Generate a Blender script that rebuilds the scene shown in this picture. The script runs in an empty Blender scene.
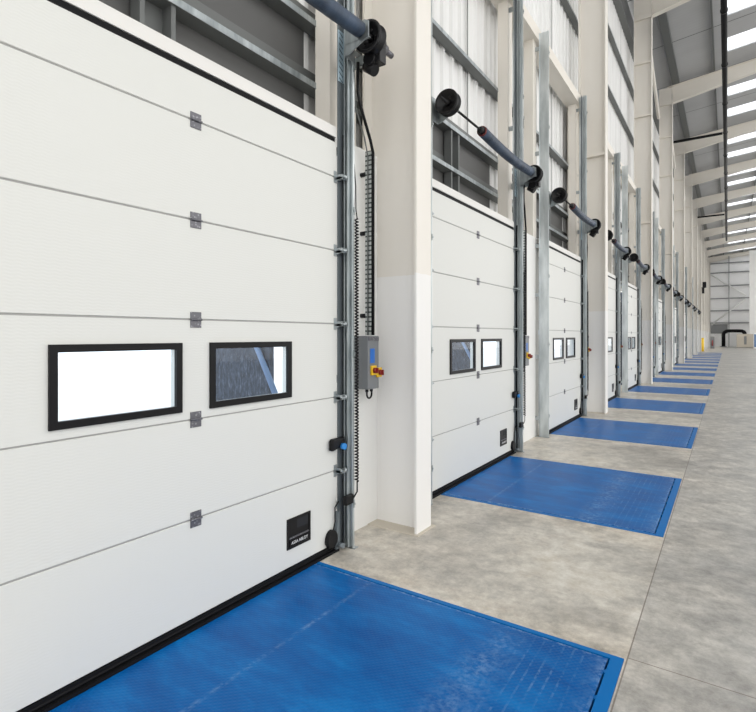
import bpy, bmesh, math, random
from mathutils import Vector, Matrix
random.seed(4)
PI = math.pi
C = bpy.context.scene.collection

# ------------------------------------------------------------------ materials
def mat(name, col, rough=.5, metal=0., spec=.5):
    m = bpy.data.materials.new(name); m.use_nodes = True
    b = m.node_tree.nodes['Principled BSDF']
    b.inputs['Base Color'].default_value = (*col, 1)
    b.inputs['Roughness'].default_value = rough
    b.inputs['Metallic'].default_value = metal
    b.inputs['Specular IOR Level'].default_value = spec
    return m
class NT:
    def __init__(s, m): s.m = m; s.t = m.node_tree; s.b = s.t.nodes['Principled BSDF']
    def n(s, kind, **kw):
        k = s.t.nodes.new(kind)
        for a, v in kw.items(): setattr(k, a, v)
        return k
    def l(s, a, b): s.t.links.new(a, b)
    def co(s, out='Object'):
        return s.n('ShaderNodeTexCoord').outputs[out]
    def xyz(s, out='Object'):
        k = s.n('ShaderNodeSeparateXYZ'); s.l(s.co(out), k.inputs[0]); return k.outputs
    def math(s, op, a, b=None, c=None, clamp=False):
        k = s.n('ShaderNodeMath', operation=op, use_clamp=clamp)
        for i, v in enumerate((a, b, c)):
            if v is None: continue
            if isinstance(v, (int, float)): k.inputs[i].default_value = v
            else: s.l(v, k.inputs[i])
        return k.outputs[0]
    def noise(s, scale, detail=4, rough=.55, vec=None, mapping=None):
        k = s.n('ShaderNodeTexNoise'); k.inputs['Scale'].default_value = scale
        k.inputs['Detail'].default_value = detail; k.inputs['Roughness'].default_value = rough
        v = vec or s.co()
        if mapping:
            mp = s.n('ShaderNodeMapping'); mp.inputs['Scale'].default_value = mapping; s.l(v, mp.inputs[0]); v = mp.outputs[0]
        s.l(v, k.inputs['Vector']); return k.outputs['Fac']
    def ramp(s, fac, stops):
        k = s.n('ShaderNodeValToRGB'); e = k.color_ramp.elements
        while len(e) < len(stops): e.new(.5)
        for i, (p, c) in enumerate(stops): e[i].position = p; e[i].color = (*c, 1) if len(c) == 3 else c
        s.l(fac, k.inputs[0]); return k.outputs[0]
    def mix(s, fac, a, b):
        k = s.n('ShaderNodeMix', data_type='RGBA')
        for i, v in ((0, fac), (6, a), (7, b)):
            if isinstance(v, (int, float)): k.inputs[i].default_value = v
            elif isinstance(v, tuple): k.inputs[i].default_value = (*v, 1)
            else: s.l(v, k.inputs[i])
        return k.outputs[2]
    def bump(s, h, strength=.3, dist=.01):
        k = s.n('ShaderNodeBump'); k.inputs['Strength'].default_value = strength; k.inputs['Distance'].default_value = dist
        s.l(h, k.inputs['Height']); s.l(k.outputs[0], s.b.inputs['Normal']); return k

M = {}
# white sectional door skin, finely ribbed steel
m = M['door'] = mat('door_white_steel', (.67, .675, .645), .5, 0, .3); t = NT(m)
x, y, z = t.xyz()
wv = t.math('SINE', t.math('ADD', t.math('MULTIPLY', z, 420.), t.math('MULTIPLY', t.math('SINE', t.math('MULTIPLY', y, 130.)), .9)))
t.bump(wv, .1, .001)
M['joint'] = mat('door_joint_grey', (.34, .34, .33), .6)
M['white'] = mat('white_wall_panel', (.80, .80, .78), .5)
t = NT(M['white']); t.l(t.ramp(t.noise(1.3, 3), [(.3, (.78, .78, .76)), (.7, (.82, .82, .80))]), t.b.inputs['Base Color'])
M['lintel'] = mat('white_lintel_paint', (.72, .71, .68), .5)
# column paint: cream above, white below 2.15 m
m = M['column'] = mat('column_paint', (.7, .66, .6), .55); t = NT(m)
x, y, z = t.xyz()
st = t.math('GREATER_THAN', t.math('ADD', z, t.math('MULTIPLY', t.noise(9.), .02)), 2.17)
nz = t.noise(2.2, 3, mapping=(1, 1, .3))
cream = t.ramp(nz, [(.3, (.74, .705, .645)), (.7, (.77, .74, .685))])
t.l(t.mix(st, (.79, .78, .76), cream), t.b.inputs['Base Color'])
M['cream'] = mat('cream_steel_paint', (.76, .72, .65), .5)
M['galv'] = mat('galvanised_steel', (.5, .53, .54), .38, .75)
t = NT(M['galv']); t.l(t.ramp(t.noise(14, 4, mapping=(1, 1, .25)), [(.3, (.26, .29, .30)), (.7, (.50, .54, .55))]), t.b.inputs['Base Color'])
# track: galvanised with punched holes up its face
m = M['track'] = mat('galvanised_track', (.5, .53, .54), .36, .7); t = NT(m)
x, y, z = t.xyz()
ay = t.math('SUBTRACT', t.math('ABSOLUTE', y), 1.317)
mz = t.math('SUBTRACT', t.math('PINGPONG', z, .055), .028)
d2 = t.math('ADD', t.math('MULTIPLY', ay, ay), t.math('MULTIPLY', mz, mz))
hole = t.math('LESS_THAN', d2, .000045)
t.l(t.mix(hole, t.ramp(t.noise(9, 4, mapping=(1, 1, .2)), [(.3, (.42, .46, .47)), (.7, (.72, .76, .77))]), (.04, .045, .05)), t.b.inputs['Base Color'])
M['galv_rail'] = mat('galvanised_rail_dull', (.16, .168, .165), .5, .3)
M['black'] = mat('black_plastic', (.007, .007, .008), .4, 0, .2)
M['rubber'] = mat('black_rubber', (.006, .006, .007), .6, 0, .15)
M['blackmetal'] = mat('black_cast_metal', (.010, .010, .011), .38, 0, .3)
M['frame'] = mat('window_frame_black', (.006, .006, .007), .4, 0, .18)
M['hinge'] = mat('hinge_grey', (.14, .145, .155), .4, .5)
t = NT(M['hinge']); v = t.n('ShaderNodeTexVoronoi'); v.inputs['Scale'].default_value = 55; t.l(t.co(), v.inputs[0])
t.l(t.ramp(v.outputs['Distance'], [(.15, (.30, .30, .32)), (.4, (.13, .13, .145))]), t.b.inputs['Base Color'])
M['tube'] = mat('spring_blue_grey', (.03, .05, .09), .4, 0, .35)
t = NT(M['tube']); x, y, z = t.xyz(); t.bump(t.math('SINE', t.math('MULTIPLY', y, 700.)), .35, .002)
t.l(t.ramp(t.noise(5, 3, mapping=(1, 1.6, 1)), [(.35, (.022, .036, .062)), (.7, (.055, .085, .135))]), t.b.inputs['Base Color'])
M['trackdark'] = mat('dark_track_steel', (.16, .185, .20), .45, .35)  # darker blue-grey steel tone for face plate and corner bracket
m = M['slot'] = mat('slotted_plate', (.55, .68, .76), .4, .4); t = NT(m)
x, y, z = t.xyz()
q = t.math('PINGPONG', t.math('ADD', z, t.math('MULTIPLY', y, .6)), .022)
t.l(t.mix(t.math('MULTIPLY', t.math('LESS_THAN', q, .006), t.math('LESS_THAN', t.math('ABSOLUTE', t.math('SUBTRACT', t.math('ABSOLUTE', y), 1.312)), .022)), (.50, .64, .72), (.08, .12, .16)), t.b.inputs['Base Color'])
M['red'] = mat('red_paint', (.12, .02, .02), .5)
M['redknob'] = mat('red_rotary_knob', (.22, .012, .010), .35)
M['yellow'] = mat('yellow_plastic', (.80, .50, .02), .4)
M['bluelabel'] = mat('blue_label', (.02, .14, .50), .4)
M['bluecap'] = mat('bright_blue_cap', (.02, .22, .60), .35)
M['box'] = mat('control_box_grey', (.19, .20, .21), .45, 0, .3)
M['wallgrey'] = mat('dark_head_panel', (.115, .115, .113), .55, .2)
M['cladding'] = mat('ribbed_cladding_light', (.60, .61, .62), .5)
t = NT(M['cladding']); t.l(t.ramp(t.noise(3, 3, mapping=(1, 1, .15)), [(.3, (.72, .72, .71)), (.7, (.82, .82, .81))]), t.b.inputs['Base Color'])
M['darkband'] = mat('dark_eaves_panel', (.13, .135, .14), .55)
t = NT(M['darkband']); x, y, z = t.xyz()
M['deck'] = mat('roof_deck_grey', (.27, .275, .275), .5)
t = NT(M['deck']); x, y, z = t.xyz()
ln = t.math('LESS_THAN', t.math('PINGPONG', y, 2.0), .025)
t.l(t.mix(ln, t.ramp(t.noise(.5, 3), [(.3, (.40, .405, .41)), (.7, (.46, .465, .47))]), (.12, .12, .12)), t.b.inputs['Base Color'])
t.bump(t.math('SINE', t.math('MULTIPLY', y, 31.)), .1, .01)
M['pipe'] = mat('black_pipe', (.007, .007, .008), .5, 0, .2)
M['bollard'] = mat('yellow_bollard', (.80, .52, .02), .45)
M['carton'] = mat('beige_cabinet', (.55, .50, .42), .6)
M['endrail'] = mat('end_rail_grey', (.22, .225, .23), .5)
M['endclad'] = mat('end_wall_white', (.9, .9, .9), .5)
M['shelter'] = mat('dark_shelter_fabric', (.045, .055, .07), .7)
t = NT(M['shelter']); t.l(t.ramp(t.noise(26, 6, .75, mapping=(1.6, 1, .5)), [(.42, (.018, .026, .042)), (.60, (.06, .08, .12)), (.74, (.30, .34, .40))]), t.b.inputs['Base Color'])
M['brace'] = mat('pale_blue_brace', (.16, .25, .42), .5)
M['yard'] = mat('pale_yard_concrete', (.72, .72, .71), .8)
t = NT(M['yard']); t.l(t.ramp(t.noise(.4), [(.3, (.70, .70, .69)), (.7, (.76, .76, .75))]), t.b.inputs['Base Color'])
M['tray'] = mat('perforated_tray', (.5, .53, .52), .4, .5)
t = NT(M['tray']); x, y, z = t.xyz()
h = t.math('LESS_THAN', t.math('PINGPONG', z, .02), .007)
t.l(t.mix(h, (.50, .53, .52), (.08, .09, .09)), t.b.inputs['Base Color'])
M['text'] = mat('white_lettering', (.75, .75, .75), .5)
M['pit'] = mat('pit_black', (.01, .011, .014), .8)

# glass pane
m = M['glass'] = bpy.data.materials.new('window_pane'); m.use_nodes = True
nt = m.node_tree; nt.nodes.clear()
o = nt.nodes.new('ShaderNodeOutputMaterial'); tr = nt.nodes.new('ShaderNodeBsdfTransparent'); gl = nt.nodes.new('ShaderNodeBsdfGlossy')
tr.inputs[0].default_value = (.90, .95, 1, 1); gl.inputs['Roughness'].default_value = .04
fr = nt.nodes.new('ShaderNodeFresnel'); fr.inputs[0].default_value = 1.45
mx = nt.nodes.new('ShaderNodeMixShader')
ge = nt.nodes.new('ShaderNodeNewGeometry'); mm = nt.nodes.new('ShaderNodeMath'); mm.operation = 'SUBTRACT'; mm.use_clamp = True
nt.links.new(fr.outputs[0], mm.inputs[0]); nt.links.new(ge.outputs['Backfacing'], mm.inputs[1])   # reflect off the front face only
nt.links.new(mm.outputs[0], mx.inputs[0]); nt.links.new(tr.outputs[0], mx.inputs[1]); nt.links.new(gl.outputs[0], mx.inputs[2]); nt.links.new(mx.outputs[0], o.inputs[0])
# rooflight sheet
m = M['rooflight'] = bpy.data.materials.new('translucent_rooflight'); m.use_nodes = True
nt = m.node_tree; nt.nodes.clear()
o = nt.nodes.new('ShaderNodeOutputMaterial'); tr = nt.nodes.new('ShaderNodeBsdfTransparent'); tl = nt.nodes.new('ShaderNodeBsdfTranslucent')
tl.inputs[0].default_value = (.95, .97, 1, 1); tr.inputs[0].default_value = (.96, .98, 1, 1)
mx = nt.nodes.new('ShaderNodeMixShader'); mx.inputs[0].default_value = .3
nt.links.new(tr.outputs[0], mx.inputs[1]); nt.links.new(tl.outputs[0], mx.inputs[2]); nt.links.new(mx.outputs[0], o.inputs[0])

def WV(t):
    k = t.n('ShaderNodeTexNoise'); k.inputs['Scale'].default_value = .8; k.inputs['Detail'].default_value = 4; t.l(t.co(), k.inputs['Vector'])
    mu = t.n('ShaderNodeVectorMath', operation='MULTIPLY_ADD'); t.l(k.outputs['Color'], mu.inputs[0]); mu.inputs[1].default_value = (.7, .7, 0); t.l(t.co(), mu.inputs[2])
    return mu.outputs[0]
# floor
m = M['floor'] = mat('polished_concrete', (.4, .39, .37), .35); t = NT(m)
x, y, z = t.xyz()
n1 = t.noise(.75, 9, .66, vec=WV(t)); n2 = t.noise(3.2, 9, .72, vec=WV(t)); n3 = t.noise(38, 3, .6); n4 = t.noise(7.5, 10, .8)
base = t.ramp(n1, [(.38, (.25, .24, .225)), (.49, (.40, .385, .355)), (.59, (.58, .55, .49))])
near = t.ramp(n2, [(.38, (.36, .325, .275)), (.50, (.56, .505, .425)), (.62, (.70, .635, .54))])
edge = t.math('SUBTRACT', 1., t.math('MULTIPLY', t.math('SUBTRACT', x, .6), .55), clamp=True)   # the older, sandier bay next to the docks
edge = t.math('MULTIPLY', edge, .6)
dy = t.math('ABSOLUTE', t.math('SUBTRACT', t.math('PINGPONG', t.math('SUBTRACT', y, 1.844), 1.991), 1.033))
dust = t.math('SUBTRACT', 1., t.math('DIVIDE', t.math('ADD', dy, t.math('MULTIPLY', t.math('SUBTRACT', t.noise(2.5, 6, .7), .5), .9)), .50), clamp=True)
dust = t.math('MULTIPLY', dust, t.math('SUBTRACT', 1., t.math('MULTIPLY', t.math('SUBTRACT', x, 2.1), 2.2), clamp=True))
dx = t.math('ABSOLUTE', t.math('SUBTRACT', x, 2.25))
dust2 = t.math('SUBTRACT', 1., t.math('DIVIDE', t.math('ADD', dx, t.math('MULTIPLY', t.math('SUBTRACT', t.noise(1.7, 6, .7), .45), 2.2)), .5), clamp=True)
wl = t.math('SUBTRACT', 1., t.math('DIVIDE', t.math('ADD', x, t.math('MULTIPLY', t.noise(2., 5), .5)), .9), clamp=True)
dust = t.math('MAXIMUM', dust, t.math('MAXIMUM', wl, t.math('MULTIPLY', dust2, .6)))
edge = t.math('MAXIMUM', edge, dust)
colr = t.mix(t.math('MULTIPLY', edge, .85), base, near)
far = t.ramp(n2, [(.40, (.26, .26, .255)), (.60, (.46, .45, .425))])
colr = t.mix(t.math('MULTIPLY', t.math('GREATER_THAN', x, 2.06), .55), colr, far)
mot = t.ramp(n4, [(.38, (.16,)*3), (.5, (.5,)*3), (.62, (.84,)*3)])
ov = t.n('ShaderNodeMix', data_type='RGBA', blend_type='OVERLAY'); ov.inputs[0].default_value = .35; t.l(colr, ov.inputs[6]); t.l(mot, ov.inputs[7]); colr = ov.outputs[2]
sp = t.ramp(n3, [(.62, (0,)*3), (.75, (1,)*3)])
colr = t.mix(t.math('MULTIPLY', sp, .22), colr, (.62, .58, .52))
j1 = t.math('LESS_THAN', t.math('ABSOLUTE', t.math('SUBTRACT', x, 2.062)), .0035)
yy = t.math('PINGPONG', t.math('SUBTRACT', y, 2.90), 3.982)
j2 = t.math('MULTIPLY', t.math('LESS_THAN', yy, .0035), t.math('GREATER_THAN', x, 2.06))
j2 = t.math('MULTIPLY', j2, 1.)
jj = t.math('MAXIMUM', j1, j2)
colr = t.mix(t.math('MULTIPLY', jj, .7), colr, (.12, .09, .07))
t.l(colr, t.b.inputs['Base Color'])
t.l(t.math('ADD', .22, t.math('MULTIPLY', n2, .3)), t.b.inputs['Roughness'])
t.bump(n2, .08, .01)

# blue checker plate deck
m = M['deckblue'] = mat('blue_checker_plate', (.02, .12, .42), .3, 0, .16); t = NT(m)
x, y, z = t.xyz()
a = t.math('SINE', t.math('MULTIPLY', t.math('ADD', x, y), 105.)); b = t.math('SINE', t.math('MULTIPLY', t.math('SUBTRACT', x, y), 105.))
tear = t.math('POWER', t.math('ABSOLUTE', t.math('MULTIPLY', a, b)), 1.5)
ns = t.noise(2.2, 6, .7, mapping=(.6, 1.6, 1)); nf = t.noise(30, 4, .7)
base = t.ramp(ns, [(.36, (.0006, .078, .29)), (.52, (.0008, .112, .37)), (.66, (.003, .158, .46))])
def band(cx, w):
    d = t.math('DIVIDE', t.math('ABSOLUTE', t.math('SUBTRACT', x, cx)), w)
    return t.math('SUBTRACT', 1., d, clamp=True)
sc = t.math('MAXIMUM', t.math('MULTIPLY', band(.52, .022), .6), t.math('MULTIPLY', band(1.47, .16), .55))
sc = t.math('MAXIMUM', sc, t.math('MULTIPLY', band(1.98, .10), .7))
rib = t.math('MULTIPLY', t.math('GREATER_THAN', t.math('SINE', t.math('MULTIPLY', x, 125.)), .80), t.math('GREATER_THAN', x, 1.52))
sc = t.math('MAXIMUM', sc, t.math('MULTIPLY', rib, .4))
we = t.math('GREATER_THAN', t.math('ABSOLUTE', y), .972)
sc = t.math('MAXIMUM', sc, t.math('MAXIMUM', we, t.math('GREATER_THAN', x, 1.966)))
sc = t.math('MULTIPLY', sc, t.ramp(nf, [(.42, (0,)*3), (.62, (1,)*3)]))
sc = t.math('MULTIPLY', sc, t.ramp(t.noise(4, 4), [(.35, (.2,)*3), (.6, (1,)*3)]))
col2 = t.mix(t.math('MULTIPLY', sc, .65), base, (.30, .45, .66))
spk = t.ramp(t.noise(9, 2), [(.76, (0,)*3), (.80, (1,)*3)])
col2 = t.mix(t.math('MULTIPLY', spk, .7), col2, (.12, .16, .22))
t.l(col2, t.b.inputs['Base Color'])
t.l(t.math('ADD', .26, t.math('MULTIPLY', ns, .2)), t.b.inputs['Roughness'])
t.bump(tear, .2, .004)
M['frameblue'] = mat('blue_edge_paint', (.001, .14, .43), .4, 0, .15)

# ------------------------------------------------------------------ mesh helpers
def link(name, me, mtl, parent=None, loc=(0, 0, 0)):
    o = bpy.data.objects.new(name, me); C.objects.link(o)
    if mtl and not me.materials: me.materials.append(mtl)
    if parent: o.parent = parent
    o.location = loc
    return o
class MB:
    def __init__(s): s.bm = bmesh.new()
    def box(s, x0, x1, y0, y1, z0, z1):
        v = [s.bm.verts.new(p) for p in ((x0,y0,z0),(x1,y0,z0),(x1,y1,z0),(x0,y1,z0),(x0,y0,z1),(x1,y0,z1),(x1,y1,z1),(x0,y1,z1))]
        for f in ((0,3,2,1),(4,5,6,7),(0,1,5,4),(1,2,6,5),(2,3,7,6),(3,0,4,7)): s.bm.faces.new([v[i] for i in f])
        return s
    def cyl(s, p0, p1, r, r2=None, seg=20, smooth=True):
        p0, p1 = Vector(p0), Vector(p1); d = p1 - p0
        q = d.to_track_quat('Z', 'Y').to_matrix(); r2 = r if r2 is None else r2
        a = []; b = []
        for i in range(seg):
            e = Vector((math.cos(2*PI*i/seg), math.sin(2*PI*i/seg), 0))
            a.append(s.bm.verts.new(p0 + q @ (e*r))); b.append(s.bm.verts.new(p1 + q @ (e*r2)))
        for i in range(seg):
            f = s.bm.faces.new((a[i], a[(i+1) % seg], b[(i+1) % seg], b[i])); f.smooth = smooth
        s.bm.faces.new(a[::-1]); s.bm.faces.new(b)
        return s
    def lathe(s, prof, origin, axis='y', seg=28):
        # prof: list of (radius, along); closed by caps where radius is 0
        rings = []
        for r, h in prof:
            ring = []
            for i in range(seg):
                c_, s_ = math.cos(2*PI*i/seg)*r, math.sin(2*PI*i/seg)*r
                p = (c_, h, s_) if axis == 'y' else ((h, c_, s_) if axis == 'x' else (c_, s_, h))
                ring.append(s.bm.verts.new((origin[0]+p[0], origin[1]+p[1], origin[2]+p[2])))
            rings.append(ring)
        for a, b in zip(rings, rings[1:]):
            for i in range(seg):
                f = s.bm.faces.new((a[i], b[i], b[(i+1) % seg], a[(i+1) % seg])); f.smooth = True
        s.bm.faces.new(rings[0]); s.bm.faces.new(rings[-1][::-1])
        return s
    def tube(s, pts, r, seg=10):
        pts = [Vector(p) for p in pts]; rings = []
        up = Vector((1, 0, 0))
        for i, p in enumerate(pts):
            d = (pts[min(i+1, len(pts)-1)] - pts[max(i-1, 0)]).normalized()
            u = up - d*up.dot(d)
            if u.length < .01: u = Vector((0, 1, 0)) - d*d.y
            u.normalize(); w = d.cross(u); up = u
            rings.append([s.bm.verts.new(p + u*math.cos(2*PI*k/seg)*r + w*math.sin(2*PI*k/seg)*r) for k in range(seg)])
        for a, b in zip(rings, rings[1:]):
            for k in range(seg):
                f = s.bm.faces.new((a[k], a[(k+1) % seg], b[(k+1) % seg], b[k])); f.smooth = True
        s.bm.faces.new(rings[0][::-1]); s.bm.faces.new(rings[-1])
        return s
    def prism(s, poly, axis, a, b):
        # poly of 2-D points extruded along axis from a to b; for 'y' the points are (x,z); 'x' -> (y,z); 'z' -> (x,y)
        def P(p, t): return {'y': (p[0], t, p[1]), 'x': (t, p[0], p[1]), 'z': (p[0], p[1], t)}[axis]
        A = [s.bm.verts.new(P(p, a)) for p in poly]; B = [s.bm.verts.new(P(p, b)) for p in poly]
        n = len(poly)
        for i in range(n): s.bm.faces.new((A[i], A[(i+1) % n], B[(i+1) % n], B[i]))
        s.bm.faces.new(A[::-1]); s.bm.faces.new(B)
        return s
    def mesh(s, name, bevel=0, seg=2):
        bmesh.ops.recalc_face_normals(s.bm, faces=s.bm.faces)
        if bevel:
            es = [e for e in s.bm.edges if len(e.link_faces) == 2 and e.calc_face_angle(0) > .6]
            bmesh.ops.bevel(s.bm, geom=es, offset=bevel, segments=seg, affect='EDGES', profile=.6)
        me = bpy.data.meshes.new(name); s.bm.to_mesh(me); s.bm.free(); return me
    def obj(s, name, m_, parent=None, loc=(0, 0, 0), bevel=0, seg=2):
        return link(name, s.mesh(name, bevel, seg), m_, parent, loc)
def tag(o, label=None, cat=None, group=None, kind=None):
    if label: o['label'] = label
    if cat: o['category'] = cat
    if group: o['group'] = group
    if kind: o['kind'] = kind
    return o
def empty(name, loc, label=None, cat=None, group=None, kind=None):
    o = bpy.data.objects.new(name, None); C.objects.link(o); o.location = loc; o.empty_display_size = .2
    return tag(o, label, cat, group, kind)
def copy_tree(o, parent=None):
    c = o.copy(); C.objects.link(c); c.parent = parent
    for ch in list(o.children): copy_tree(ch, c)
    return c
def dup(o, loc, label):
    c = copy_tree(o); c.location = loc; c['label'] = label; return c
ORD = ['', 'first', 'second', 'third', 'fourth', 'fifth', 'sixth', 'seventh', 'eighth', 'ninth', 'tenth', 'eleventh', 'twelfth', 'thirteenth', 'fourteenth', 'fifteenth', 'sixteenth']

# ------------------------------------------------------------------ layout
S = 3.982; C1 = 1.844; N = 15
cen = [C1 + S*i for i in range(N)]
COL0 = 3.835; BAY = 2*S; NC = 12
YE = COL0 + BAY*11 + .3        # end wall
PT = .56; ZB = .052
HW = 1.27; TOP = 3.12

# ------------------------------------------------------------------ floor with pits
b = MB()
X0, X1, FT = -.44, 24, -.3
RX, RW = 2.05, 1.033
b.box(RX, X1, -6, YE, FT, 0)
b.box(X0, .03, -6, YE, FT, 0)
prev = -6
for c in cen:
    b.box(.03, RX, prev, c-RW, FT, 0); prev = c+RW
b.box(.03, RX, prev, YE, FT, 0)
tag(b.obj('floor', M['floor']), 'grey mottled polished concrete warehouse floor', 'floor', kind='structure')
# outside yard
tag(MB().box(-45, -.6, -30, YE+20, -1.4, -1.2).obj('ground', M['yard']), 'pale concrete yard outside the dock doors', 'ground', kind='structure')

# ------------------------------------------------------------------ left wall, lower part with openings
b = MB(); prev = -6; WX0, WX1 = -.24, -.11
for c in cen:
    b.box(WX0, WX1, prev, c-1.21, 0, 3.24); prev = c+1.21
    b.box(WX0, WX1, c-1.21, c+1.21, 3.04, 3.24); 
b.box(WX0, WX1, prev, YE, 0, 3.24)
tag(b.obj('wall_left', M['white']), 'smooth white lower wall between the dock doors', 'wall', kind='structure')
tag(MB().box(-.42, -.245, -6, YE, 3.10, 3.235).obj('trim_ledge', M['lintel']), 'white ledge along the top of the lower wall', 'ledge', kind='structure')
# upper ribbed cladding
poly = []; yv = -6.
bm = bmesh.new(); rows = []
prof = []
while yv < YE:
    prof += [(-.42, yv), (-.42, yv+.15), (-.385, yv+.175), (-.385, yv+.225)]; yv += .25
for zz in (3.24, 11.9):
    rows.append([bm.verts.new((p[0], p[1], zz)) for p in prof])
for zz in (3.24, 11.9):
    rows.append([bm.verts.new((-.46, p[1], zz)) for p in prof])
for i in range(len(prof)-1):
    bm.faces.new((rows[0][i], rows[0][i+1], rows[1][i+1], rows[1][i]))
    bm.faces.new((rows[2][i+1], rows[2][i], rows[3][i], rows[3][i+1]))
me = bpy.data.meshes.new('wall_left_upper'); bm.to_mesh(me); bm.free()
tag(link('wall_left_upper', me, M['cladding']), 'pale vertical ribbed cladding high above the dock doors', 'wall', kind='structure')
tag(MB().box(-.46, -.40, -6, YE, 11.9, 13.25).obj('wall_left_eaves', M['darkband']), 'dark grey panelling under the eaves', 'wall', kind='structure')
# end wall
b = MB()
b.box(-.46, 12.5, YE, YE+.2, 0, 15.2)
tag(b.obj('wall_back', M['endclad']), 'distant white end wall of the warehouse', 'wall', kind='structure')
tag(MB().box(4.95, 11, YE-5, YE-4.7, 0, 13.2).obj('wall_right', M['white']), 'tall plain white partition wall at the far right', 'wall', kind='structure')

# head panel, lintel, posts for each door bay
def trim_mesh(side):
    b = MB()
    for s in (-1, 1):
        ya, yb = sorted((s*1.325, s*1.50)); b.box(-.262, -.112, ya, yb, 3.24, 6.42)
        if s == side: b.box(-.33, -.255, *sorted((s*1.50, s*1.865)), 3.24, 6.42)
    return b
tms = [trim_mesh(-1).mesh('trim_posts'), trim_mesh(1).mesh('trim_posts')]; lm_ = MB().box(-.108, -.002, -1.27, 1.27, 3.16, 3.24).mesh('lintel')
sm_ = MB().box(-.12, -.01, -1.26, 1.26, 3.122, 3.158).mesh('head_seal')
hp = MB().box(-.40, -.382, -1.32, 1.32, 3.24, 4.30).mesh('head_panel')
cp_ = MB().box(-.36, -.27, -.17, -.14, 3.24, 4.16).box(-.36, -.27, .03, .06, 3.24, 4.16).box(-.365, -.36, -.17, .06, 3.24, 4.16).mesh('head_strut')
trim0 = None
for n, c in enumerate(cen, 1):
    t_ = empty('trim_%d' % n, (0, c, 0), 'cream posts and white lintel around the %s dock door from the camera' % ORD[n], 'door surround', kind='structure')
    link('post', tms[n % 2], M['cream'], t_); link('lintel', lm_, M['lintel'], t_); link('head_seal', sm_, M['rubber'], t_)
    link('head_panel', hp, M['wallgrey'], t_); link('head_strut', cp_, M['galv_rail'], t_)
# cream beam tying the post heads, one per bay
bmB = MB().box(-.32, -.05, -BAY/2+.14, BAY/2-.14, 6.42, 6.62).mesh('tie_beam')
for k in range(-1, 8):
    yc = COL0 + BAY*(k+.5)
    if yc < -1: continue
    tag(link('tie_beam', bmB, M['cream'], loc=(0, yc, 0)), 'cream horizontal beam over the door posts ' + ('between the %s and %s columns' % (ORD[k+1], ORD[k+2]) if k >= 0 else 'before the first column'), 'beam', 'cream beams over the door posts')
# continuous galvanised sheeting rails
hs = [(3.62, 'lowest'), (4.12, 'second lowest'), (5.15, 'third lowest'), (6.85, 'fourth lowest'), (8.55, 'third highest'), (10.25, 'second highest'), (11.75, 'highest')]
for z_, nm in hs:
    b = MB().prism([(-.38, z_), (-.255, z_), (-.255, z_+.05), (-.262, z_+.05), (-.262, z_+.015), (-.37, z_+.015), (-.37, z_+.20), (-.38, z_+.20)], 'y', -6, YE)
    if z_ > 11: b = MB().prism([(-.395, z_), (-.20, z_), (-.20, z_+.03), (-.385, z_+.03), (-.385, z_+.2), (-.395, z_+.2)], 'y', -6, YE)
    ro = b.obj('sheeting_rail', M['galv_rail'])
    if z_ < 11: MB().box(-.2545, -.2525, -6, YE, z_+.002, z_+.05).obj('rail_lit_edge', M['galv'], ro)  # lit edge of the rail put into the colour: brighter strip, darker body
    tag(ro, 'long galvanised horizontal rail on the left wall, %s of the rails' % nm, 'rail', 'galvanised rails along the left wall')
# vertical sag bars on cladding
sb = MB().box(-.3845, -.3815, -.012, .012, 4.3, 11.9).mesh('sag_bar')
for n, c in enumerate(cen[:9], 1):
    tag(link('sag_bar', sb, M['galv_rail'], loc=(0, c+.55, 0)), 'thin vertical galvanised bar between wall rails above %s door from the camera' % ORD[n], 'bar', 'vertical bars between the wall rails')

# ------------------------------------------------------------------ columns
def i_column():
    r = empty('steel_column', (0, 0, 0))
    x0, x1, h, tf, tw, fw = -.185, .363, 12.9, .02, .012, .124
    b = MB()
    b.prism([(x0, -fw), (x0+tf, -fw), (x0+tf, -tw/2), (x1-tf, -tw/2), (x1-tf, -fw), (x1, -fw), (x1, fw), (x1-tf, fw), (x1-tf, tw/2), (x0+tf, tw/2), (x0+tf, fw), (x0, fw)], 'z', .0, h)
    b.obj('shaft', M['column'], r)
    MB().box(x0-.0, x1+.03, -fw-.03, fw+.03, 0, .006).obj('base_plate', M['carton'], r)
    for z_ in (5.45, 9.1, 10.9, 12.55):
        MB().box(x0+tf, x1-tf, -fw+.004, fw-.004, z_, z_+.055).obj('stiffener', M['cream'], r)
    return r
col = i_column(); col.location = (0, COL0, 0)
tag(col, 'cream steel I-section column with white base, nearest to the camera', 'column', 'cream steel columns along the dock wall')
for k in range(1, NC):
    dup(col, (0, COL0 + BAY*k, 0), 'cream steel I-section column, %s from the camera along the dock wall' % ORD[k+1])
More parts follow.
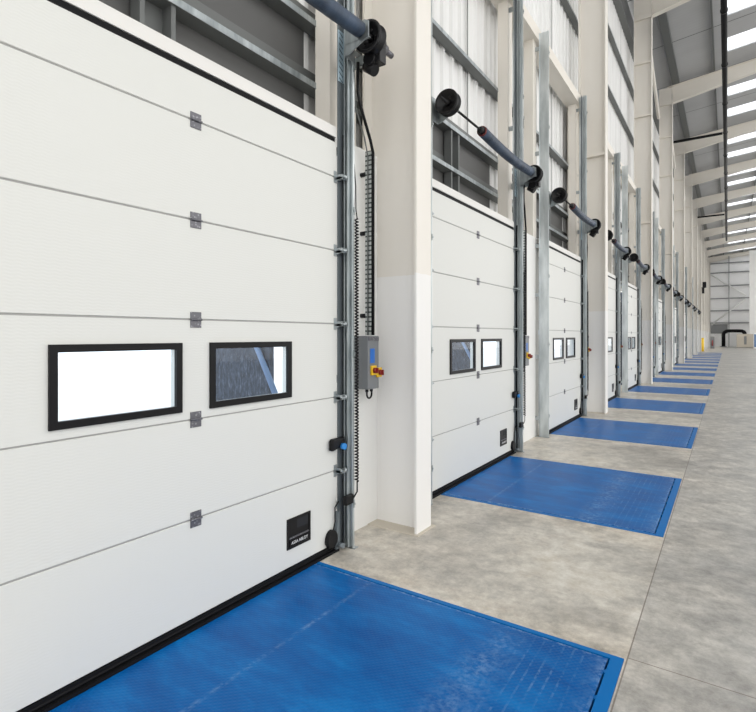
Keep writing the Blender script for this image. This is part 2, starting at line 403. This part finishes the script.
# ------------------------------------------------------------------ sectional doors
def section_panel(z0, z1, win=False):
    b = MB(); t0, t1, yw = -.045, 0, HW
    if not win: b.box(t0, t1, -yw, yw, z0, z1)
    else:
        a0, a1, h0, h1 = .125, .733, 1.253, 1.571
        b.box(t0, t1, -yw, yw, z0, h0); b.box(t0, t1, -yw, yw, h1, z1)
        b.box(t0, t1, -yw, -a1, h0, h1); b.box(t0, t1, -a0, a0, h0, h1); b.box(t0, t1, a1, yw, h0, h1)
    return b
def make_door():
    r = empty('door_1', (0, 0, 0))
    g = .0045
    for k in range(6):
        z0 = ZB + PT*k + g; z1 = min(ZB + PT*(k+1) - g, TOP)
        win = (k == 2)
        p = section_panel(z0, z1, win).obj('door_section', M['door'], r, bevel=0 if win else .003, seg=1)
        if win:
            for s in (-1, 1):
                yc = s*.429; w, h, bd = .336, .1905, .036; zc = 1.412
                b = MB()
                for (ya, yb, za, zb) in ((-w, w, -h, -h+bd), (-w, w, h-bd, h), (-w, -w+bd, -h+bd, h-bd), (w-bd, w, -h+bd, h-bd)):
                    b.box(-.008, .014, yc+ya, yc+yb, zc+za, zc+zb)
                f = b.obj('window_frame', M['frame'], p)
                MB().box(-.003, .001, yc-w+bd-.004, yc+w-bd+.004, zc-h+bd-.004, zc+h-bd+.004).obj('pane', M['glass'], f)
    b = MB()
    for k in range(1, 6): z_ = ZB + PT*k; b.box(-.038, -.006, -HW+.004, HW-.004, z_-.012, z_+.012)
    b.obj('joint_strip', M['joint'], r)
    for k in range(1, 6):
        z_ = ZB + PT*k
        b = MB().box(0, .005, -.036, .036, z_-.045, z_+.043).cyl((.010, -.036, z_), (.010, .036, z_), .007, seg=10)
        b.obj('centre_hinge', M['hinge'], r, bevel=.0015, seg=1)
        for s in (-1, 1):
            ya, yb = sorted((s*1.18, s*1.262))
            b = MB().box(0, .004, *sorted((s*1.235, s*1.268)), z_-.045, z_+.045)
            b.box(0, .06, *sorted((s*1.262, s*1.266)), z_-.018, z_+.018)
            b.cyl((.055, s*1.25, z_), (.055, s*1.335, z_), .006, seg=8)
            b.prism([(.004, z_-.03), (.075, z_-.006), (.075, z_+.004), (.004, z_+.0)], 'y', *sorted((s*1.262, s*1.285)))
            br = b.obj('end_bracket', M['galv'], r)
            MB().cyl((.055, s*1.285, z_), (.055, s*1.312, z_), .021, seg=16).obj('roller', M['galv'], br)
    # bottom rubber seal with a ridge
    b = MB().box(-.05, .006, -HW, HW, .022, ZB).box(-.045, .029, -HW, HW, .001, .020).cyl((.004, -HW, .03), (.004, HW, .03), .008, seg=10)
    b.obj('bottom_seal', M['rubber'], r)
    # recessed lifting handle
    hy, hz = .845, .285
    b = MB(); w, h = .118, .104
    for (ya, yb, za, zb) in ((-w, w, -h, -h+.014), (-w, w, h-.014, h), (-w, -w+.014, -h+.014, h-.014), (w-.014, w, -h+.014, h-.014)):
        b.box(0, .008, hy+ya, hy+yb, hz+za, hz+zb)
    b.box(0, .002, hy-w+.01, hy+w-.01, hz-h+.01, hz+h-.01)
    b.box(.002, .012, hy-w+.02, hy+w-.02, hz-h+.02, hz-.045)
    hd = b.obj('lifting_handle', M['black'], r)
    MB().box(.0021, .0028, hy-.02, hy+w-.022, hz+.02, hz+h-.022).obj('handle_recess', M['pit'], hd)
    MB().box(.002, .009, hy-w+.022, hy+w-.022, hz-.036, hz-.026).obj('handle_bar', M['hinge'], hd)
    cu = bpy.data.curves.new('lettering', 'FONT'); cu.body = 'ASSA ABLOY'; cu.size = .029; cu.align_x = 'CENTER'; cu.align_y = 'CENTER'; cu.extrude = .0005
    tmp = bpy.data.objects.new('tmp', cu); C.objects.link(tmp); bpy.context.view_layer.update()
    me = bpy.data.meshes.new_from_object(tmp.evaluated_get(bpy.context.evaluated_depsgraph_get()))
    bpy.data.objects.remove(tmp)
    R = Matrix(((0, 0, 1, 0), (1, 0, 0, 0), (0, 1, 0, 0), (0, 0, 0, 1)))
    me.transform(Matrix.Translation((.0125, hy, hz-.065)) @ R)
    link('handle_lettering', me, M['text'], hd)
    # slide bolt with blue cap
    b = MB().prism([(1.165, .775), (1.315, .80), (1.315, .865), (1.18, .865), (1.165, .85)], 'x', .006, .05)
    lk = b.obj('slide_bolt', M['black'], r, bevel=.014, seg=3)
    b = MB().cyl((.049, 1.275, .80), (.078, 1.275, .80), .024, seg=16)
    b.obj('bolt_cap', M['bluecap'], lk)
    # black pear-shaped cable cover at the bottom corner
    b = MB(); pts = []
    for i in range(16):
        a_ = 2*PI*i/16; rr = .058
        pts.append((1.185 + rr*math.cos(a_)*1.05, .105 + rr*math.sin(a_)*(1.35 if math.sin(a_) > 0 else .95)))
    b.prism(pts, 'x', .001, .035)
    b.obj('corner_cover', M['black'], r, bevel=.006, seg=2)
    MB().prism([(1.235, .01), (1.274, .01), (1.274, .30), (1.255, .30), (1.235, .16)], 'x', .0, .028).cyl((.028, 1.262, .05), (.075, 1.262, .05), .02, seg=12).obj('corner_bracket', M['trackdark'], r)
    MB().tube([(.02, 1.20, .16), (.02, 1.225, .23), (.02, 1.225, .34), (.035, 1.25, .385)], .005, 8).obj('seal_cable', M['black'], r)
    return r
door = make_door(); door.location = (0, cen[0], 0)
tag(door, 'white sectional dock door with two black framed windows, nearest to the camera', 'door', 'white sectional dock doors', 'structure')
for n in range(1, N):
    d = dup(door, (0, cen[n], 0), 'white sectional dock door, %s from the camera' % ORD[n+1]); d.name = 'door_%d' % (n+1)

# ------------------------------------------------------------------ vertical tracks
def track(s):
    r = empty('door_track', (0, 0, 0)); H = 6.55
    Y = lambda a, b_: sorted((s*a, s*b_))
    MB().box(-.05, -.046, *Y(1.364, 1.39), 0, H).box(-.05, .10, *Y(1.36, 1.364), 0, H).box(.088, .10, *Y(1.348, 1.36), 0, H).obj('angle', M['track'], r)
    MB().box(.0, .004, *Y(1.276, 1.36), .02, H).obj('face_plate', M['trackdark'], r)
    MB().box(.035, .039, *Y(1.318, 1.36), .02, H).box(.071, .075, *Y(1.318, 1.36), .02, H).box(.035, .045, *Y(1.314, 1.318), .02, H).box(.065, .075, *Y(1.314, 1.318), .02, H).obj('roller_channel', M['galv'], r)
    MB().box(.005, .034, *Y(1.340, 1.36), .02, 3.2).obj('slot_shade_strip', M['rubber'], r)  # black strip paints in the shade of the slot between plate and leg
    for z_ in (.35, 1.5, 2.6, 3.7, 5.0, 6.2):
        MB().box(.1, .106, *Y(1.345, 1.363), z_-.03, z_+.03).cyl((.106, s*1.354, z_), (.114, s*1.354, z_), .009, seg=6, smooth=False).obj('bolt', M['galv'], r)
    for z_ in (.3, 1.3, 2.3, 3.1):
        MB().box(-.108, -.05, *Y(1.366, 1.39), z_-.03, z_+.03).obj('wall_bracket', M['galv'], r)
    for z_ in (4.6, 6.3):
        MB().box(-.25, -.05, *Y(1.366, 1.39), z_-.03, z_+.03).obj('wall_bracket', M['galv'], r)
    MB().box(-.108, .11, *Y(1.35, 1.40), 0, .008).obj('foot', M['galv'], r)
    MB().box(.005, .010, *Y(1.278, 1.345), 3.60, 3.99).obj('slotted_plate', M['slot'], r)
    return r
tr = track(1); tl_ = track(-1)
for n, c in enumerate(cen, 1):
    lr = 'galvanised vertical track at the right edge of the %s dock door from the camera' % ORD[n]
    ll = 'galvanised vertical track at the left edge of the %s dock door from the camera' % ORD[n]
    if n == 1:
        tr.location = (0, c, 0); tag(tr, lr, 'door track', 'galvanised door tracks')
    else:
        dup(tr, (0, c, 0), lr)
        if n == 2: tl_.location = (0, c, 0); tag(tl_, ll, 'door track', 'galvanised door tracks')
        else: dup(tl_, (0, c, 0), ll)

# ------------------------------------------------------------------ spring shafts
def shaft():
    r = empty('spring_shaft', (0, 0, 0)); X, Z = .25, 3.885
    MB().cyl((X, -1.47, Z), (X, 1.60, Z), .0125, seg=12).obj('rod', M['blackmetal'], r)
    pts = []
    for i in range(17):
        u = i/16; pts.append((X+.01*math.sin(PI*u), -.46 + 1.68*u, Z - .045*math.sin(PI*u)))
    tb = MB().tube(pts, .057, 20).obj('spring', M['tube'], r)
    MB().cyl((X, -.49, Z), (X, -.45, Z-.002), .054, .054, 20).obj('spring_cone', M['red'], tb)
    MB().cyl((X, -.55, Z), (X, -.49, Z), .026, .046, 16).obj('winding_plug', M['blackmetal'], tb)
    for s, y0 in ((-1, -1.33), (1, 1.34)):
        # cable drum, its open dish towards -y
        pr = [(.0, .035), (.04, .035), (.045, .02), (.085, .028), (.098, -.018), (.118, -.022), (.122, -.015), (.116, -.005), (.105, .01), (.10, .05), (.118, .058), (.118, .066), (.05, .075), (0.001, .075)]
        pr[0] = (.001, .035)
        b = MB().lathe(pr, (X, y0, Z))
        d = b.obj('cable_drum', M['blackmetal'], r)
        b = MB()
        for i in range(5):
            a_ = 2*PI*i/5; b.cyl((X+.055*math.cos(a_), y0+.012, Z+.055*math.sin(a_)), (X+.055*math.cos(a_), y0+.03, Z+.055*math.sin(a_)), .009, seg=8)
        b.cyl((X, y0-.01, Z), (X, y0+.04, Z), .024, seg=14)
        b.obj('drum_hub', M['blackmetal'], d)
        # bearing bracket
        yb = y0 + (.10 if s < 0 else -.09)
        b = MB().prism([(.10, Z-.14), (.13, Z-.14), (X+.065, Z-.055), (X+.065, Z+.055), (X+.03, Z+.075), (.10, Z+.075)], 'y', yb-.004, yb+.004)
        b.box(.10, .106, *sorted((yb, s*1.365)), Z-.15, Z+.08)
        b.box(.10, X+.065, yb-.004, yb+.022, Z-.062, Z-.056)
        br = b.obj('bearing_bracket', M['galv'], r)
        MB().cyl((X, yb-.014, Z), (X, yb+.014, Z), .035, seg=18).obj('bearing', M['hinge'], br)
    # chain hoist / motor on the right end
    b = MB().cyl((X, 1.42, Z), (X, 1.50, Z), .085, .06, 20)
    b.box(X-.075, X+.055, 1.41, 1.50, Z-.16, Z-.02)
    mo = b.obj('operator_gearbox', M['blackmetal'], r, bevel=.008, seg=2)
    b = MB().cyl((X-.10, 1.455, Z-.14), (X-.02, 1.455, Z-.20), .045, seg=16).cyl((X-.03, 1.38, Z-.13), (X-.03, 1.42, Z-.13), .05, seg=16)
    b.obj('operator_motor', M['black'], mo)
    MB().cyl((X, 1.50, Z), (X, 1.56, Z), .045, .04, seg=14).cyl((X, 1.56, Z), (X, 1.66, Z), .024, seg=12).obj('shaft_end', M['hinge'], mo)
    MB().box(-.105, X-.07, 1.45, 1.475, Z-.13, Z-.05).obj('motor_bracket', M['galv'], mo)
    return r
sh = shaft(); sh.location = (0, cen[0], 0)
tag(sh, 'blue-grey spring tube with black cable drum above the nearest dock door', 'door spring', 'counterbalance shafts above the dock doors')
for n in range(2, N+1):
    dup(sh, (0, cen[n-1], 0), 'blue-grey spring tube and black cable drums above the %s dock door from the camera' % ORD[n])

# ------------------------------------------------------------------ control boxes, trunking, coiled cables
def control_box():
    r = empty('control_box', (0, 0, 0))
    b = MB().box(-.108, .05, 1.615, 1.775, 1.20, 1.64); b.obj('housing', M['box'], r, bevel=.006)
    MB().box(.05, .054, 1.62, 1.77, 1.60, 1.632).obj('top_label', M['hinge'], r)
    MB().box(.05, .053, 1.645, 1.71, 1.415, 1.535).obj('blue_label', M['bluelabel'], r)
    for y_, z_, q in ((1.685, 1.355, .034), (1.765, 1.335, .034)):
        p = MB().box(.05, .066, y_-.036, y_+.036, z_-.04, z_+.04).obj('switch_plate', M['yellow'], r, bevel=.004)
        b = MB().cyl((.066, y_, z_), (.09, y_, z_), .024, .022, 20).box(.09, .104, y_-.007, y_+.007, z_-.022, z_+.022)
        b.obj('rotary_knob', M['redknob'], p)
    pts = [(-.02, 1.70, 1.20), (-.02, 1.70, 1.15)] + [(-.02, 1.735 - .035*math.cos(PI*i/8), 1.15 - .035*math.sin(PI*i/8)) for i in range(1, 9)] + [(-.02, 1.77, 1.20)]
    MB().tube(pts, .008, 8).obj('cable_loop', M['black'], r)
    MB().cyl((-.02, 1.70, 1.17), (-.02, 1.70, 1.20), .014, seg=10).cyl((-.02, 1.765, 1.17), (-.02, 1.765, 1.20), .014, seg=10).obj('cable_gland', M['black'], r)
    return r
def trunking():
    r = empty('cable_trunking', (0, 0, 0))
    MB().box(-.062, .0, 1.735, 1.748, 1.645, 3.20).obj('tray', M['tray'], r)
    pts = [(.014, 1.742, 1.645), (.014, 1.742, 3.18), (.03, 1.68, 3.26), (.085, 1.46, 3.46), (.085, 1.43, 3.55), (.085, 1.43, 3.78)]
    MB().tube(pts, .013, 8).obj('cable', M['black'], r)
    pts = [(-.03, 1.728, 1.645), (-.03, 1.728, 3.15), (-.0, 1.64, 3.27), (.055, 1.44, 3.44), (.055, 1.42, 3.75)]
    MB().tube(pts, .006, 8).obj('cable', M['galv_rail'], r)
    for z_ in (1.81, 2.51, 3.01):
        MB().cyl((-.11, 1.742, z_), (-.062, 1.742, z_), .019, seg=12).obj('standoff', M['black'], r)
    return r
def coiled():
    r = empty('coiled_cable', (0, 0, 0)); pts = []
    n_ = 84
    for i in range(n_*8+1):
        a_ = 2*PI*i/8; zz = .52 + 2.02*i/(n_*8); pts.append((.1145+.012*math.cos(a_), 1.374+.012*math.sin(a_), zz))
    MB().tube(pts, .0062, 5).obj('coil', M['black'], r)
    MB().tube([(.116, 1.378, 2.54), (.11, 1.37, 2.62), (.10, 1.38, 2.8), (.05, 1.41, 3.1), (.03, 1.43, 3.6)], .005, 6).obj('cable_lead', M['black'], r)
    MB().tube([(.116, 1.378, .52), (.116, 1.378, .44), (.10, 1.34, .385), (.06, 1.28, .37)], .006, 8).obj('cable_lead', M['black'], r)
    MB().box(.076, .11, 1.25, 1.345, .36, .43).obj('junction_box', M['black'], r, bevel=.006)
    return r
cb = control_box(); tk = trunking(); cc = coiled()
cb.location = tk.location = cc.location = (0, cen[0], 0)
tag(cb, 'grey door control box with blue label and red rotary switches by nearest door', 'control box', 'door control boxes')
tag(tk, 'perforated cable tray and black cable rising from the nearest control box', 'cable tray', 'cable trays beside the doors')
tag(cc, 'black coiled cable hanging beside the nearest door track', 'cable', 'coiled cables beside the door tracks')
for n in range(2, 10):
    dup(cb, (0, cen[n-1], 0), 'grey door control box right of the %s dock door from the camera' % ORD[n])
    dup(tk, (0, cen[n-1], 0), 'perforated cable tray right of the %s dock door from the camera' % ORD[n])
    dup(cc, (0, cen[n-1], 0), 'black coiled cable right of the %s dock door from the camera' % ORD[n])

# ------------------------------------------------------------------ dock levellers
def leveller():
    r = empty('dock_leveller', (0, 0, 0))
    b = MB(); e = .05
    b.box(.031, RX-.001, -RW+.001, -RW+.035, -.16, .004).box(.031, RX-.001, RW-.035, RW-.001, -.16, .004).box(RX-.060, RX-.001, -RW+.035, RW-.035, -.16, .004)
    b.obj('edge_frame', M['frameblue'], r)
    MB().box(.031, RX-.060, -RW+.035, RW-.035, -.16, -.10).obj('pit_floor', M['pit'], r)
    MB().box(.033, 1.980, -RW+.047, RW-.047, -.05, .005).obj('deck_plate', M['deckblue'], r)
    for i in range(9):
        y_ = -.88 + i*.22
        MB().box(1.9805, 1.9895, y_-.015, y_+.015, -.04, .0).obj('lip_hinge_lug', M['frameblue'], r)
    return r
lv = leveller(); lv.location = (0, cen[0], 0)
tag(lv, 'blue steel dock leveller plate in the floor at the nearest door', 'dock leveller', 'blue dock levellers in a row')
for n in range(2, N+1):
    dup(lv, (0, cen[n-1], 0), 'blue steel dock leveller plate in the floor, %s from the camera' % ORD[n])

# ------------------------------------------------------------------ outside dock shelters (seen through the door windows)
def shelter():
    r = empty('dock_shelter', (0, 0, -1.2))
    MB().box(-1.40, -.60, 1.15, 1.20, 0, 4.6).obj('side_panel', M['shelter'], r)
    b = MB()
    p0, p1 = Vector((-.86, 1.125, 3.0)), Vector((-.50, 1.125, 2.36))
    b.cyl(p0, p1, .024, seg=8)
    b.obj('brace', M['brace'], r)
    return r
ds = shelter(); ds.location = (0, cen[0], -1.2)
tag(ds, 'dark dock shelter side panel outside, seen through the nearest door window', 'dock shelter', 'dock shelter panels outside the doors')
for n in range(2, 8): dup(ds, (0, cen[n-1], -1.2), 'dark dock shelter panel outside the %s dock door from the camera' % ORD[n])

# ------------------------------------------------------------------ roof
SL = .105
ZD = lambda x: 13.42 + SL*x
XR = 12.5
# rafters
def rafter():
    tw, fw = .015, .11
    b = MB()
    top = [(.15, ZD(.15)-.18), (XR, ZD(XR)-.18)]
    bot = [(.15, 12.42), (3.6, 13.05), (XR, ZD(XR)-.72)]
    b.prism([(.15, 12.42), (3.6, 13.05), (XR, ZD(XR)-.72), (XR, ZD(XR)-.18), (.15, ZD(.15)-.18)], 'y', -tw, tw)
    for (xa, za), (xb, zb) in zip(bot, bot[1:]):
        b.prism([(xa, za), (xb, zb), (xb, zb+.025), (xa, za+.025)], 'y', -fw, fw)
    b.prism([(.15, top[0][1]), (XR, top[1][1]), (XR, top[1][1]-.025), (.15, top[0][1]-.025)], 'y', -fw, fw)
    b.box(-.185, .363, -fw, fw, 12.42, 13.2)
    return b.mesh('roof_rafter')
rm = rafter()
for k in range(NC):
    tag(link('roof_rafter', rm, M['cream'], loc=(0, COL0+BAY*k, 0)), 'cream steel roof rafter rising from the %s column from the camera' % ORD[k+1], 'rafter', 'cream roof rafters')
# deck with rooflight openings
strips = []
for k in range(-1, 11):
    y0 = COL0 + BAY*k
    for a_, b_ in ((2.6, 3.75), (5.5, 6.75)): strips.append((y0+a_, y0+b_))
strips = [s for s in strips if s[0] > -6 and s[1] < YE]
b = MB(); XS, XT = 2.47, 11.5
def slab(xa, xb, ya, yb):
    b.prism([(xa, ZD(xa)), (xb, ZD(xb)), (xb, ZD(xb)+.08), (xa, ZD(xa)+.08)], 'y', ya, yb)
slab(-.46, XS, -6, YE); slab(XT, XR, -6, YE)
prev = -6
for a_, c_ in strips: slab(XS, XT, prev, a_); prev = c_
slab(XS, XT, prev, YE)
tag(b.obj('ceiling', M['deck']), 'grey sloping metal roof deck', 'ceiling', kind='structure')
for i, (a_, c_) in enumerate(strips):
    bb = MB().prism([(XS, ZD(XS)+.02), (XT, ZD(XT)+.02), (XT, ZD(XT)+.024), (XS, ZD(XS)+.024)], 'y', a_, c_)
    k = math.floor((a_-COL0)/BAY); w_ = 'nearer' if (a_-COL0) % BAY < 4 else 'farther'
    lab = 'bright rooflight strip, %s of the two between the %s and %s columns' % (w_, ORD[k+1], ORD[k+2]) if k >= 0 else 'bright rooflight strip before the first column, %s of the two' % w_
    tag(bb.obj('rooflight', M['rooflight']), lab, 'rooflight', 'rooflights in the roof')
for x_, nm in ((.50, 'over the column heads'), (2.0, 'next to the eaves'), (4.3, 'third from the wall'), (6.1, 'fourth from the wall'), (8.0, 'fifth from the wall'), (10, 'sixth from the wall'), (11.9, 'seventh from the wall')):
    z_ = ZD(x_)
    w = .14 if x_ < 1 else .03
    tag(MB().box(x_-w, x_+w, -6, YE, z_-.18, z_-.004).obj('roof_purlin', M['galv_rail']), 'galvanised purlin under the roof deck, %s' % nm, 'purlin', 'roof purlins')
# sprinkler main and branches
PX, PZ = 2.39, 12.0
b = MB().cyl((PX, -2, PZ), (PX, 68, PZ), .09, seg=16)
mp = b.obj('sprinkler_pipe', M['pipe'])
tag(mp, 'long black sprinkler main pipe running along under the roof', 'pipe')
for i in range(16):
    y_ = 7.9 + i*BAY/2
    if y_ > 66: break
    MB().cyl((PX, y_, PZ), (PX, y_, PZ+.0), .11, seg=8) if False else None
    MB().cyl((PX, y_-.04, PZ), (PX, y_+.04, PZ), .108, seg=16).obj('pipe_coupling', M['pipe'], mp)
    MB().cyl((PX, y_, PZ+.09), (PX, y_, ZD(PX)-.0), .012, seg=8).obj('pipe_hanger', M['pipe'], mp)
for y_, nm in ((31.8, 'nearer'), (53.2, 'farther')):
    tag(MB().cyl((.0, y_, PZ-.02), (PX-.12, y_, PZ-.02), .07, seg=12).cyl((-.0, y_, PZ-.02), (-.2, y_, PZ-.02), .03, seg=8).obj('branch_pipe', M['pipe']), 'black branch pipe from left wall to the sprinkler main, the %s one' % nm, 'pipe', 'black branch pipes')
# eaves braces
for k, nm in ((2, 'third'), (3, 'fourth'), (4, 'fifth')):
    y0 = COL0+BAY*k
    tag(MB().cyl((.15, y0+.1, 12.7), (.05, y0+5.2, 10.9), .06, seg=10).obj('eaves_brace', M['cream']), 'cream diagonal tube brace at the eaves beyond the %s column' % nm, 'brace', 'eaves braces')
# dark eaves louvre mullions
# ------------------------------------------------------------------ end wall steel
er = [(1.75, 'lowest'), (3.5, 'second lowest'), (5.3, 'third lowest'), (7.1, 'middle'), (8.95, 'third highest'), (10.9, 'second highest'), (12.3, 'highest')]
for z_, nm in er[1:]:
    tag(MB().box(.35, 14, YE-.22, YE-.005, z_-.07, z_+.07).obj('end_rail', M['endrail']), 'dark horizontal rail across the far end wall, %s of the rails' % nm, 'rail', 'dark rails on the end wall')
tag(MB().box(2.60, 2.70, YE-.60, YE-.41, 0, 13.2).obj('end_post', M['endrail']), 'dark slim vertical post on the far end wall', 'post')
for i, (xa, za, xb, zb) in enumerate(((.5, 10.6, 4.7, 7.4), (.5, 3.2, 4.7, 7.0))):
    tag(MB().cyl((xa, YE-.31, za), (xb, YE-.31, zb), .09, seg=8).obj('end_brace', M['white']), 'white diagonal brace on the far end wall, the %s one' % ('upper', 'lower')[i], 'brace', 'white braces on the end wall')
tag(MB().box(.4, 2.5, YE-.10, YE-.0, 1.95, 3.3).obj('wall_back_panel', M['endrail']), 'dark panel strip low on the far end wall', 'wall', kind='structure')
# arched black duct
r = empty('curved_duct', (2.9, YE-3, 0), 'black arched duct standing before the far end wall', 'duct')
pts = [(-.9, 0, 0), (-.9, 0, 1.6)] + [(-.35 - .55*math.cos(PI/2*i/6), 0, 1.75 + .55*math.sin(PI/2*i/6)) for i in range(7)] + [(1.1, 0, 2.3)] + [(1.1+.5*math.sin(PI/2*i/5), 0, 1.8+.5*math.cos(PI/2*i/5)) for i in range(1, 6)] + [(1.6, 0, 1.0)]
MB().tube(pts, .23, 14).obj('duct_tube', M['rubber'], r)
for x_ in (-.9,): MB().cyl((x_, 0, 0), (x_, 0, .12), .40, seg=16).obj('foot_collar', M['endrail'], r)
MB().box(1.25, 1.95, -.35, .35, 0, 1.0).obj('duct_plinth', M['endrail'], r)
# beige cabinets
def cabinet(x_, y_, label):
    r = empty('storage_cabinet', (x_, y_, 0), label, 'cabinet', 'beige cabinets at the far end')
    MB().box(-.95, .95, -.4, .4, .06, 1.85).obj('body', M['carton'], r, bevel=.02)
    MB().box(-.14, .14, -.42, -.40, .45, 1.55).obj('vent', M['endrail'], r)
    MB().box(-.9, .9, -.36, .36, 0, .06).obj('plinth', M['endrail'], r)
    for s in (-1, 1): MB().box(*sorted((s*.2, s*.9)), -.415, -.401, .15, 1.75).obj('door', M['carton'], r)
    return r
cabinet(4.45, YE-6.5, 'beige cabinet with a dark slot on the floor at far right')
r = empty('wall_cabinet', (6.1, YE-11, 0), 'pale cabinet with blue side at the far right edge', 'cabinet')
MB().box(-.9, .9, -.4, .4, 0, 2.0).obj('body', M['endclad'], r, bevel=.02)
MB().box(-.86, -.50, -.42, -.401, .2, 1.8).obj('side_panel', M['brace'], r)
MB().box(-.4, .8, -.42, -.401, .2, 1.8).obj('door', M['white'], r)
# red and black item by the corner
r = empty('fire_point', (.9, YE-14, 0), 'small dark fire point stand with red extinguisher by the far corner', 'fire point')
MB().box(-.22, .22, -.02, .02, .0, 1.5).obj('backboard', M['endrail'], r)
MB().cyl((0, -.13, .35), (0, -.13, .95), .07, .07, 14).cyl((0, -.13, .95), (0, -.13, 1.08), .07, .03, 14).obj('extinguisher', M['redknob'], r)
MB().box(-.22, .22, -.25, .02, 0, .34).obj('stand', M['endrail'], r)
# yellow bollard
r = empty('bollard', (.30, 62.8, 0), 'yellow column guard standing on the floor beyond the last blue leveller', 'bollard')
MB().cyl((0, 0, 0), (0, 0, 1.32), .19, .19, 20).lathe([(.19, 1.32), (.16, 1.38), (.08, 1.42), (.001, 1.43)], (0, 0, 0), 'z', 20).obj('post', M['bollard'], r)
MB().cyl((0, 0, 0), (0, 0, .02), .28, seg=20).obj('base_plate', M['endrail'], r)
# wall-mounted heater high on the far wall
r = empty('wall_lamp', (-.11, 57.3+2.5, 5.6), 'black floodlight fixed to column high above the far levellers', 'floodlight')
r.location = (.363, COL0+BAY*7, 6.3)
MB().box(0, .30, -.03, .03, -.03, .03).obj('arm', M['black'], r)
MB().box(.10, .42, -.25, .25, .0, .55).box(.05, .25, -.2, .2, -.55, -.02).obj('lamp_housing', M['black'], r, bevel=.03)

# ------------------------------------------------------------------ light and world
w = bpy.data.worlds.new('World'); bpy.context.scene.world = w; w.use_nodes = True
bg = w.node_tree.nodes['Background']; bg.inputs[0].default_value = (1, .99, .975, 1); bg.inputs[1].default_value = 2.0

# ------------------------------------------------------------------ camera
cam = bpy.data.cameras.new('camera'); co = bpy.data.objects.new('camera', cam); C.objects.link(co)
F, A = 518.05, .5936
cam.sensor_fit = 'HORIZONTAL'; cam.sensor_width = 36; cam.lens = 36*F/756
cam.shift_x = 0; cam.shift_y = (335.55-356)/756
co.location = (2.4838, 0, 1.6426); co.rotation_euler = (PI/2, 0, A)
cam.clip_end = 400; cam.clip_start = .05
sc_ = bpy.context.scene; sc_.camera = co
sc_.view_settings.view_transform = 'Standard'; sc_.view_settings.look = 'None'
sc_.view_settings.gamma = 1; sc_.view_settings.use_curve_mapping = False
sc_.view_settings.exposure = 0.0
